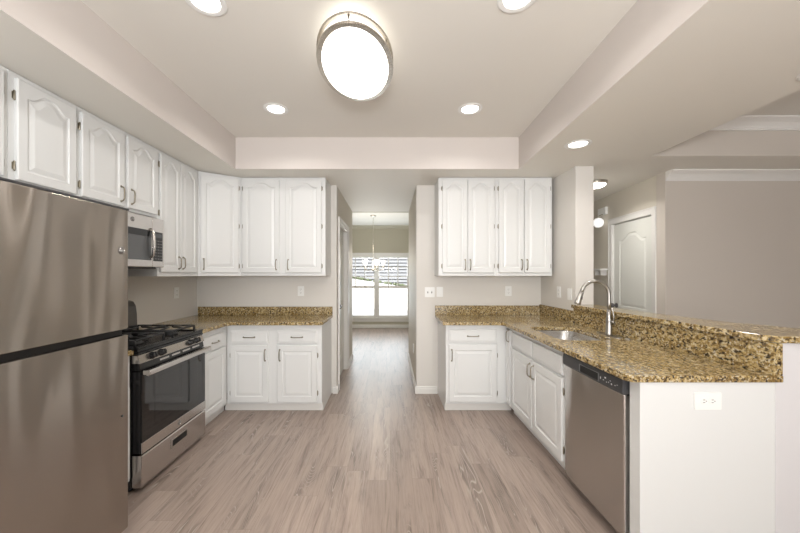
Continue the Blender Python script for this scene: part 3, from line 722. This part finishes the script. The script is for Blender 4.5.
MB().lathe([(0.006, 0), (0.006, 0.003), (0.001, 0.004)], (RX0+0.001, 1.712, 0.664), 'X', 12).build('screw_cap', 'greyplastic', rd, world=True)

# ------------------------------------------------------------------ gas range
GY0, GY1 = 2.098, 2.826
rg = thing('gas_range', 'stainless freestanding gas range with black cooktop beside the refrigerator', 'range', (-1.9, (GY0+GY1)/2, 0))
MB().box(-2.255, -1.645, GY0, GY1, 0.035, 0.895).build('body', 'black', rg, 0.003, world=True)
for yy in (GY0+0.04, GY1-0.04):
    for xx in (-2.2, -1.69): MB().lathe([(0.02, 0), (0.02, 0.012), (0.012, 0.0345)], (xx, yy, 0), seg=12).build('foot', 'rubber', rg, world=True)
dz = MB().extrude_profile([(-1.644, 0.036), (-1.590, 0.030), (-1.580, 0.040), (-1.580, 0.232), (-1.586, 0.240), (-1.644, 0.240)], (0, GY0+0.002, 0), (0, GY1-0.002, 0), (1, 0, 0), (0, 0, 1))
dw_ = dz.build('storage_drawer', 'steel', rg, 0.003, world=True)
yc = 2.475
MB().box(-1.5795, -1.578, yc-0.085, yc+0.085, 0.145, 0.195).build('recess', 'pocket', dw_, 0.0, world=True)
MB().box(-1.579, -1.574, yc-0.095, yc+0.095, 0.195, 0.204).box(-1.579, -1.574, yc-0.095, yc+0.095, 0.136, 0.150).box(-1.579, -1.574, yc-0.095, yc-0.085, 0.150, 0.195).box(-1.579, -1.574, yc+0.085, yc+0.095, 0.150, 0.195).build('grip_rim', 'steel', dw_, 0.001, world=True)
od = MB().box(-1.644, -1.585, GY0+0.002, GY1-0.002, 0.252, 0.775).build('oven_door', 'black', rg, 0.004, world=True)
MB().box(-1.5845, -1.580, GY0+0.006, GY1-0.006, 0.322, 0.772).build('door_glass', 'ovenglass', od, 0.0015, world=True)
MB().box(-1.5845, -1.578, GY0+0.002, GY1-0.002, 0.252, 0.3215).build('door_strip', 'steel', od, 0.002, world=True)
winf = MB(); a0, a1, b0, b1 = GY0+0.12, GY1-0.075, 0.40, 0.705
MB().box(-1.5798, -1.5792, a0, a1, b0, b1).build('door_window', 'ovenwindow', od, 0.0, world=True)
hb = MB()
hb.extrude_profile([(-1.553, 0.752), (-1.538, 0.748), (-1.527, 0.755), (-1.525, 0.778), (-1.533, 0.786), (-1.553, 0.786)], (0, GY0+0.003, 0), (0, GY1-0.003, 0), (1, 0, 0), (0, 0, 1))
hb.box(-1.580, -1.553, GY0+0.01, GY0+0.04, 0.754, 0.782).box(-1.580, -1.553, GY1-0.04, GY1-0.01, 0.754, 0.782)
hb.build('oven_handle', 'steel', od, 0.003, world=True)
vt = MB().extrude_profile([(-1.644, 0.780), (-1.592, 0.780), (-1.600, 0.826), (-1.644, 0.826)], (0, GY0+0.004, 0), (0, GY1-0.004, 0), (1, 0, 0), (0, 0, 1)).build('vent_strip', 'black', rg, 0.001, world=True)
for k in range(4):
    y = GY0+0.19+k*0.125
    MB().add([(-1.5955, y, 0.800), (-1.5955, y+0.095, 0.800), (-1.5975, y+0.095, 0.812), (-1.5975, y, 0.812), (-1.5935, y, 0.800), (-1.5935, y+0.095, 0.800), (-1.5955, y+0.095, 0.812), (-1.5955, y, 0.812)],
             [(0, 1, 2, 3), (4, 7, 6, 5), (0, 4, 5, 1), (3, 2, 6, 7), (1, 5, 6, 2), (0, 3, 7, 4)]).build('vent_slot', 'steel', vt, world=True)
cp = MB().extrude_profile([(-1.644, 0.827), (-1.590, 0.827), (-1.606, 0.880), (-1.644, 0.880)], (0, GY0+0.002, 0), (0, GY1-0.002, 0), (1, 0, 0), (0, 0, 1)).build('control_panel', 'steel', rg, 0.002, world=True)
nrm = Vector((0.053, 0, 0.016)).normalized()
for y in (2.215, 2.305, 2.635, 2.722):
    c0 = Vector((-1.598, y, 0.854))+nrm*0.0005
    kmb = MB().lathe([(0.024, 0.0), (0.024, 0.006), (0.021, 0.009), (0.0195, 0.026), (0.017, 0.030), (0.001, 0.031)], (0, 0, 0), 'X', 24).box(0.028, 0.034, -0.0045, 0.0045, -0.018, 0.018)
    kmb.move(Matrix.Translation(c0) @ Matrix.Rotation(-math.atan2(nrm.z, nrm.x), 4, 'Y'))
    kmb.build('knob', 'black', rg, world=True)
ck = MB().box(-2.15, -1.605, GY0, GY1, 0.898, 0.918)
ck.box(-1.635, -1.600, GY0, GY1, 0.918, 0.928).box(-1.644, -1.600, GY0, GY1, 0.8815, 0.8975).box(-2.15, -1.635, GY0, GY0+0.02, 0.918, 0.926).box(-2.15, -1.635, GY1-0.02, GY1, 0.918, 0.926)
ck.build('cooktop', 'black', rg, 0.004, world=True)
for bx in (-1.76, -2.01):
    for by in (GY0+0.18, GY1-0.18):
        bu = MB().lathe([(0.052, 0.9185), (0.050, 0.926), (0.040, 0.930), (0.036, 0.938), (0.001, 0.940)], (bx, by, 0), seg=22).build('burner', 'iron', rg, world=True)
MB().lathe([(0.035, 0.9185), (0.03, 0.930), (0.001, 0.932)], (-1.885, (GY0+GY1)/2, 0), seg=22, sx=2.0).build('burner', 'iron', rg, world=True)
def grate(y0, y1):
    g = MB(); x0, x1 = -2.13, -1.655; z = 0.966; r = 0.008
    def bar(a, b): g.tube([a, b], r, 6)
    bar((x0, y0, z), (x1, y0, z)); bar((x0, y1, z), (x1, y1, z)); bar((x0, y0, z), (x0, y1, z)); bar((x1, y0, z), (x1, y1, z)); bar(((x0+x1)/2, y0, z), ((x0+x1)/2, y1, z))
    ym = (y0+y1)/2
    for bx in (-1.76, -2.01):
        for dx, dy in ((1, 0), (-1, 0), (0, 1), (0, -1)):
            ex = x1 if dx > 0 and bx > -1.9 else (x0 if dx < 0 and bx < -1.9 else (x0+x1)/2)
            if dx: g.tube([(ex, ym, z), (bx+dx*0.05, ym, z+0.008), (bx+dx*0.022, ym, z+0.008)], r*0.9, 6)
            else:
                ey = y1 if dy > 0 else y0
                g.tube([(bx, ey, z), (bx, ym+dy*0.06, z+0.008), (bx, ym+dy*0.022, z+0.008)], r*0.9, 6)
    for px in (x0, x1):
        for py in (y0, y1): g.tube([(px, py, z), (px, py, 0.9195)], r, 6)
    g.build('grate', 'iron', rg, world=True)
grate(GY0+0.04, GY0+0.315); grate(GY1-0.315, GY1-0.04)
bg_ = MB().extrude_profile([(-2.255, 0.896), (-2.160, 0.896), (-2.165, 1.06), (-2.175, 1.13), (-2.195, 1.165), (-2.225, 1.175), (-2.255, 1.175)], (0, GY0, 0), (0, GY1, 0), (1, 0, 0), (0, 0, 1))
bg_.build('backguard', 'backguard', rg, 0.004, world=True)
badge(od, (-1.5785, 2.475, 0.287), 'X', 0.016, 1)

# ------------------------------------------------------------------ microwave
mw = thing('microwave', 'stainless over-the-range microwave hung under the wall cabinet', 'microwave', (-2.05, 2.39, 1.445))
MY0, MY1, MX, MZ0, MZ1 = 2.036, 2.732, -1.872, 1.442, 1.846
MB().box(-2.262, MX-0.042, MY0, MY1, MZ0+0.012, MZ1).build('body', 'black', mw, 0.003, world=True)
MB().box(-2.24, MX-0.06, MY0+0.01, MY1-0.01, MZ0, MZ0+0.0115).build('bottom_grille', 'greyplastic', mw, world=True)
YS = 2.600
dm = MB().box(MX-0.0415, MX, MY0, YS-0.001, MZ0+0.013, MZ1).build('door', 'steel', mw, 0.003, world=True)
MB().box(MX+0.0003, MX+0.002, MY0+0.03, YS-0.012, MZ0+0.065, MZ1-0.105).build('door_glass', 'mwglass', dm, world=True)
MB().box(MX+0.0022, MX+0.003, MY0+0.03, YS-0.012, MZ1-0.155, MZ1-0.105).build('glass_band', 'black', dm, world=True)
MB().tube([(MX-0.001, YS-0.022, MZ0+0.085), (MX+0.022, YS-0.022, MZ0+0.105), (MX+0.030, YS-0.022, MZ0+0.18), (MX+0.030, YS-0.022, MZ1-0.19), (MX+0.022, YS-0.022, MZ1-0.115), (MX-0.001, YS-0.022, MZ1-0.095)], 0.011, 10).build('handle', 'steel', dm, world=True)
cpn = MB().box(MX-0.0415, MX, YS+0.001, MY1, MZ0+0.013, MZ1).build('control_panel', 'steel', mw, 0.003, world=True)
kp = MB().box(MX+0.0003, MX+0.002, YS+0.012, MY1-0.018, MZ0+0.06, MZ1-0.11).build('keypad', 'black', cpn, world=True)
kk = MB()
for i in range(3):
    for j in range(7):
        y = YS+0.024+i*0.032; z = MZ0+0.075+j*0.024
        kk.box(MX+0.0022, MX+0.0028, y, y+0.018, z, z+0.007)
kk.build('key_legends', 'badge', kp, world=True)
MB().box(MX+0.0022, MX+0.003, YS+0.022, MY1-0.028, MZ1-0.155, MZ1-0.125).build('display', 'mwglass', kp, world=True)
badge(dm, (MX+0.0005, 2.40, MZ1-0.045), 'X', 0.017, 1)

# ------------------------------------------------------------------ dishwasher
DY0, DY1, DX = 1.642, 2.214, 1.166
dw = thing('dishwasher', 'stainless dishwasher with a dark control strip at the peninsula end', 'dishwasher', (1.45, 1.91, 0))
MB().box(DX+0.045, 1.755, DY0+0.004, DY1-0.004, 0.10, CB-0.004).build('body', 'greyplastic', dw, 0.002, world=True)
MB().box(DX+0.075, 1.70, DY0+0.01, DY1-0.01, 0.0, 0.0995).build('toe_panel', 'rubber', dw, world=True)
MB().prism([(DX+0.044, DY0+0.003), (DX+0.006, DY0+0.003), (DX, DY0+0.007), (DX-0.002, DY0+0.10), (DX-0.004, (DY0+DY1)/2), (DX-0.002, DY1-0.10), (DX+0.002, DY1-0.012), (DX+0.012, DY1-0.003), (DX+0.044, DY1-0.003)], 0.075, 0.795).build('door', 'steel_dw', dw, 0.003, world=True)
cs = MB().extrude_profile([(DX+0.044, 0.7965), (DX-0.004, 0.7965), (DX-0.008, 0.806), (DX-0.006, 0.868), (DX+0.002, 0.878), (DX+0.044, 0.878)], (0, DY0+0.003, 0), (0, DY1-0.003, 0), (1, 0, 0), (0, 0, 1)).build('control_strip', 'greyplastic', dw, 0.002, world=True)
MB().box(DX-0.0092, DX-0.0078, 1.835, 2.01, 0.808, 0.848).build('grip_pocket', 'pocket', cs, world=True)
MB().box(DX-0.011, DX-0.0078, 1.828, 1.835, 0.804, 0.852).box(DX-0.011, DX-0.0078, 1.835, 2.01, 0.848, 0.853).box(DX-0.011, DX-0.0078, 2.01, 2.016, 0.804, 0.852).build('grip_rim', 'rim', cs, 0.001, world=True)
ic = MB()
for k, (y, z, a, b) in enumerate(((1.815, 0.83, 0.006, 0.012), (1.79, 0.826, 0.008, 0.004), (1.775, 0.842, 0.012, 0.008), (1.765, 0.822, 0.006, 0.004), (1.748, 0.826, 0.004, 0.006), (1.735, 0.838, 0.008, 0.003), (1.725, 0.824, 0.008, 0.008), (1.698, 0.826, 0.006, 0.004), (1.682, 0.833, 0.004, 0.004))):
    ic.box(DX-0.0088, DX-0.0079, y-a/2, y+a/2, z-b/2, z+b/2)
ic.build('control_legends', 'legend', cs, world=True)

# ------------------------------------------------------------------ switches and outlets
def plate(name, label, cat, c, rz, w, h, kinds, group=None, horizontal=False):
    """wall plate on a face that looks to local -y"""
    p = thing(name, label, cat, c, rz, group)
    MB().prism(rrect(-w/2, w/2, -h/2, h/2, 0.006, 3), 0, 0.006).move(Matrix.Rotation(PI/2, 4, 'X')).build('cover_plate', 'plastic', p, 0.0015)
    n = len(kinds)
    for i, k in enumerate(kinds):
        ox = (i-(n-1)/2)*0.046
        if k == 'outlet':
            for s in (-1, 1):
                if horizontal: cx, cz = s*0.02, 0
                else: cx, cz = ox, s*0.02
                f = MB().lathe([(0.0165, -0.0062), (0.0165, -0.0075), (0.016, -0.008)], (cx, 0, cz), 'Y', 20).build('receptacle', 'plastic', p)
                sl = MB()
                if horizontal: sl.box(cx-0.006, cx+0.004, -0.0084, -0.0081, 0.005, 0.0075).box(cx-0.006, cx+0.004, -0.0084, -0.0081, -0.0075, -0.005).lathe([(0.0025, -0.0084), (0.0025, -0.0081)], (cx+0.009, 0, 0), 'Y', 10)
                else: sl.box(cx-0.0075, cx-0.005, -0.0084, -0.0081, cz-0.002, cz+0.007).box(cx+0.005, cx+0.0075, -0.0084, -0.0081, cz-0.002, cz+0.007).lathe([(0.0025, -0.0084), (0.0025, -0.0081)], (cx, 0, cz-0.009), 'Y', 10)
                sl.build('slots', 'slot', f)
        elif k == 'toggle':
            MB().box(ox-0.006, ox+0.006, -0.0064, -0.0062, -0.012, 0.012).build('switch_slot', 'slot', p)
            MB().box(ox-0.004, ox+0.004, -0.018, -0.0065, 0.0, 0.009).build('toggle', 'plastic', p, 0.001)
        elif k == 'rocker':
            MB().box(ox-0.016, ox+0.016, -0.009, -0.0062, -0.033, 0.033).build('rocker', 'plastic', p, 0.002)
    return p
yw = WB-0.0005
plate('double_switch', 'white two-toggle switch plate on the wall right of the corridor', 'switch', (0.466, yw, 1.187), 0, 0.115, 0.118, ['toggle', 'toggle'])
plate('wall_switch', 'blank-looking white rocker plate next to the double switch', 'switch', (0.583, yw, 1.190), 0, 0.074, 0.116, ['rocker'])
plate('wall_outlet', 'white outlet below the right wall cabinets on the back wall', 'outlet', (1.388, yw, 1.20), 0, 0.074, 0.116, ['outlet'])
plate('wall_outlet', 'white outlet on the back wall above the left granite worktop', 'outlet', (-1.045, yw, 1.20), 0, 0.074, 0.116, ['outlet'])
plate('wall_outlet', 'white outlet on the left wall beyond the range', 'outlet', (-2.2665, 3.50, 1.20), PI/2, 0.074, 0.116, ['outlet'])
sa = -PI/2-math.atan(0.0235)*-1*-1
plate('wall_outlet', 'white outlet on the right stub wall near the corner', 'outlet', (RX(3.47)-0.002, 3.47, 1.21), -PI/2, 0.074, 0.116, ['outlet'])
plate('wall_switch', 'white rocker switch on the right stub wall near its open edge', 'switch', (RX(3.27)-0.002, 3.27, 1.20), -PI/2, 0.074, 0.116, ['rocker'])
plate('wall_outlet', 'white horizontal outlet on the peninsula end panel', 'outlet', (1.502, 1.5635, 0.80), 0, 0.128, 0.082, ['outlet'], None, True)
plate('wall_outlet', 'white low outlet on the right wall inside the corridor', 'outlet', (0.3105, 4.35, 0.42), -PI/2, 0.074, 0.116, ['outlet'])

# ------------------------------------------------------------------ lamps
OC = (-0.206, 2.0); OZ = 2.754
ol = thing('ceiling_light', 'large oval lit ceiling light with two brushed nickel rings', 'ceiling light', (OC[0], OC[1], OZ))
AX, AY = 0.226, 0.372
def oval(z, inset, n=64):
    return [(OC[0]+(AX-inset)*math.cos(2*PI*k/n), OC[1]+(AY-inset)*math.sin(2*PI*k/n), z) for k in range(n)]
MB().loops([oval(OZ-0.001, 0.05), oval(OZ-0.013, 0.05), oval(OZ-0.0135, 0.056)], True, True).build('ceiling_pan', 'plastic', ol, world=True)
MB().loops([oval(OZ-0.0145, 0.030), oval(OZ-0.107, 0.030)], True, True, True).build('side_glass', 'drum_side', ol, world=True)
MB().loops([oval(OZ-0.1075, 0.0295), oval(OZ-0.113, 0.0295), oval(OZ-0.1145, 0.034), oval(OZ-0.118, 0.10)], True, True, True).build('diffuser', 'drum', ol, world=True)
def band(zc, h, w): return MB().loops([oval(zc+h/2, w), oval(zc+h/2, 0.002), oval(zc+h/2-0.002, 0), oval(zc-h/2+0.002, 0), oval(zc-h/2, 0.002), oval(zc-h/2, w), oval(zc+h/2, w)], False, False, False)
band(OZ-0.107, 0.012, 0.029).build('lower_ring', 'nickel', ol, world=True)
band(OZ-0.060, 0.012, 0.020).build('upper_ring', 'nickel', ol, world=True)
for a in (PI/2, PI/2+2*PI/3, PI/2+4*PI/3, -PI/2):
    x, y = OC[0]+(AX-0.012)*math.cos(a), OC[1]+(AY-0.012)*math.sin(a)
    MB().tube([(x, y, OZ-0.1005), (x, y, OZ-0.0665)], 0.005, 8).build('post', 'nickel', ol, world=True)

def spot_down(parent, loc, power, size=0.12, color=(1.0, 0.965, 0.92)):
    l = bpy.data.lights.new('lamp', 'AREA'); l.shape = 'DISK'; l.size = size; l.energy = power; l.color = color; l.spread = math.radians(150)
    o = bpy.data.objects.new('lamp', l); COL.objects.link(o)
    o.parent = parent; inv = ROOTM[parent.name].inverted(); o.location = inv @ Vector(loc)
    return o
def can(x, y, z, label, power):
    t = thing('recessed_light', label, 'ceiling light', (x, y, z), 0, 'recessed ceiling lights')
    MB().lathe([(0.066, -0.0012), (0.098, -0.0012), (0.098, -0.004), (0.090, -0.007), (0.070, -0.006), (0.066, -0.0012)], (0, 0, 0), seg=32).build('trim_ring', 'plastic', t)
    MB().lathe([(0.0675, -0.0012), (0.0655, -0.0035), (0.001, -0.0045)], (0, 0, 0), seg=32).build('lens', 'lens', t)
    if power: spot_down(t, (x, y, z-0.012), power)
CP = 3.6
can(-0.935, 2.705, 2.754, 'round recessed light in the raised ceiling, by the back soffit above the left cabinets', CP)
can(0.656, 2.705, 2.754, 'round recessed light in the raised ceiling, by the back soffit right of the corridor', CP)
can(-0.915, 1.635, 2.754, 'recessed light cut by the top edge of the photo, left of the oval lamp', CP)
can(0.625, 1.612, 2.754, 'recessed light cut by the top edge of the photo, right of the oval lamp', CP)
can(1.504, 2.64, 2.44, 'recessed light in the low soffit above the sink', CP*0.8)
can(2.215, 1.675, 2.44, 'recessed light at the right edge of the photo in the low soffit', CP*0.8)
hl = thing('hall_light', 'small round flush lamp on the hall ceiling behind the stub wall', 'ceiling light', (2.33, 3.74, 2.44))
spot_down(hl, (2.33, 3.74, 2.34), 5.0, 0.3)
MB().lathe([(0.115, -0.001), (0.115, -0.02), (0.107, -0.03), (0.09, -0.03)], (0, 0, 0), seg=32).build('rim', 'nickel', hl)
MB().lathe([(0.102, -0.0305), (0.09, -0.048), (0.06, -0.062), (0.001, -0.070)], (0, 0, 0), seg=32).build('dome', 'hall_lens', hl)

# chandelier in the breakfast room
chx, chy = -0.36, 7.06
ch = thing('chandelier', 'five-arm nickel chandelier with white glass shades before the window', 'chandelier', (chx, chy, 2.65))
pl = bpy.data.lights.new('bulbs', 'POINT'); pl.energy = 24; pl.shadow_soft_size = 0.25; pl.color = (1.0, 0.93, 0.82)
po = bpy.data.objects.new('bulbs', pl); COL.objects.link(po); po.parent = ch; po.location = (0, -0.33, -0.98)
MB().lathe([(0.065, -0.001), (0.062, -0.015), (0.03, -0.03), (0.008, -0.035)], (0, 0, 0), seg=24).build('canopy', 'nickel', ch)
MB().tube([(0, 0, -0.03), (0, 0, -0.95)], 0.006, 8).build('rod', 'nickel', ch)
MB().lathe([(0.006, -0.93), (0.02, -0.95), (0.014, -0.99), (0.026, -1.06), (0.018, -1.12), (0.03, -1.15), (0.012, -1.19), (0.001, -1.21)], (0, 0, 0), seg=20).build('column', 'nickel', ch)
for k in range(5):
    a = 2*PI*k/5+0.12; ux, uy = math.cos(a), math.sin(a)
    arm = MB().tube([(ux*r, uy*r, z) for r, z in ((0.015, -1.12), (0.06, -1.165), (0.12, -1.18), (0.18, -1.165), (0.215, -1.13), (0.22, -1.10))], 0.007, 8)
    arm.lathe([(0.008, -1.105), (0.03, -1.09), (0.03, -1.075), (0.012, -1.07)], (ux*0.22, uy*0.22, 0), seg=14)
    ao = arm.build('arm', 'nickel', ch)
    MB().lathe([(0.022, -1.069), (0.036, -1.05), (0.045, -1.015), (0.052, -0.975), (0.064, -0.955), (0.061, -0.954), (0.048, -0.976), (0.041, -1.015), (0.032, -1.047), (0.018, -1.062)], (ux*0.22, uy*0.22, 0), seg=18).build('shade', 'shade', ao)

# hall wall sconce and chime box beyond the closet door
def hall_pt(x, y, z): return HM @ Vector((x, y, z))
p = hall_pt(-1.15, -0.001, 2.1)
sc_ = thing('wall_sconce', 'small lit globe sconce on the hall wall past the closet door', 'sconce', p, HA)
MB().box(-0.10, 0.10, -0.03, 0, 0.10, 0.20).build('back_plate', 'plastic', sc_, 0.004)
MB().lathe([(0.001, -0.066), (0.033, -0.058), (0.057, -0.034), (0.066, 0.0), (0.057, 0.034), (0.033, 0.058), (0.001, 0.066)], (0.03, -0.085, -0.005), seg=20).build('globe', 'globe', sc_)
MB().tube([(0.03, -0.015, 0.11), (0.03, -0.07, 0.09), (0.03, -0.085, 0.062)], 0.008, 8).build('arm', 'nickel', sc_)
p = hall_pt(-1.15, -0.001, 1.45)
cb = thing('wall_shelf', 'little white shelf on the hall wall below the sconce', 'shelf', p, HA)
MB().box(-0.12, 0.12, -0.11, 0, 0.0, 0.022).build('board', 'trim', cb, 0.003)
for sx_ in (-0.07, 0.07): MB().box(sx_-0.01, sx_+0.01, -0.08, 0, -0.07, -0.0005).build('bracket', 'trim', cb, 0.003)
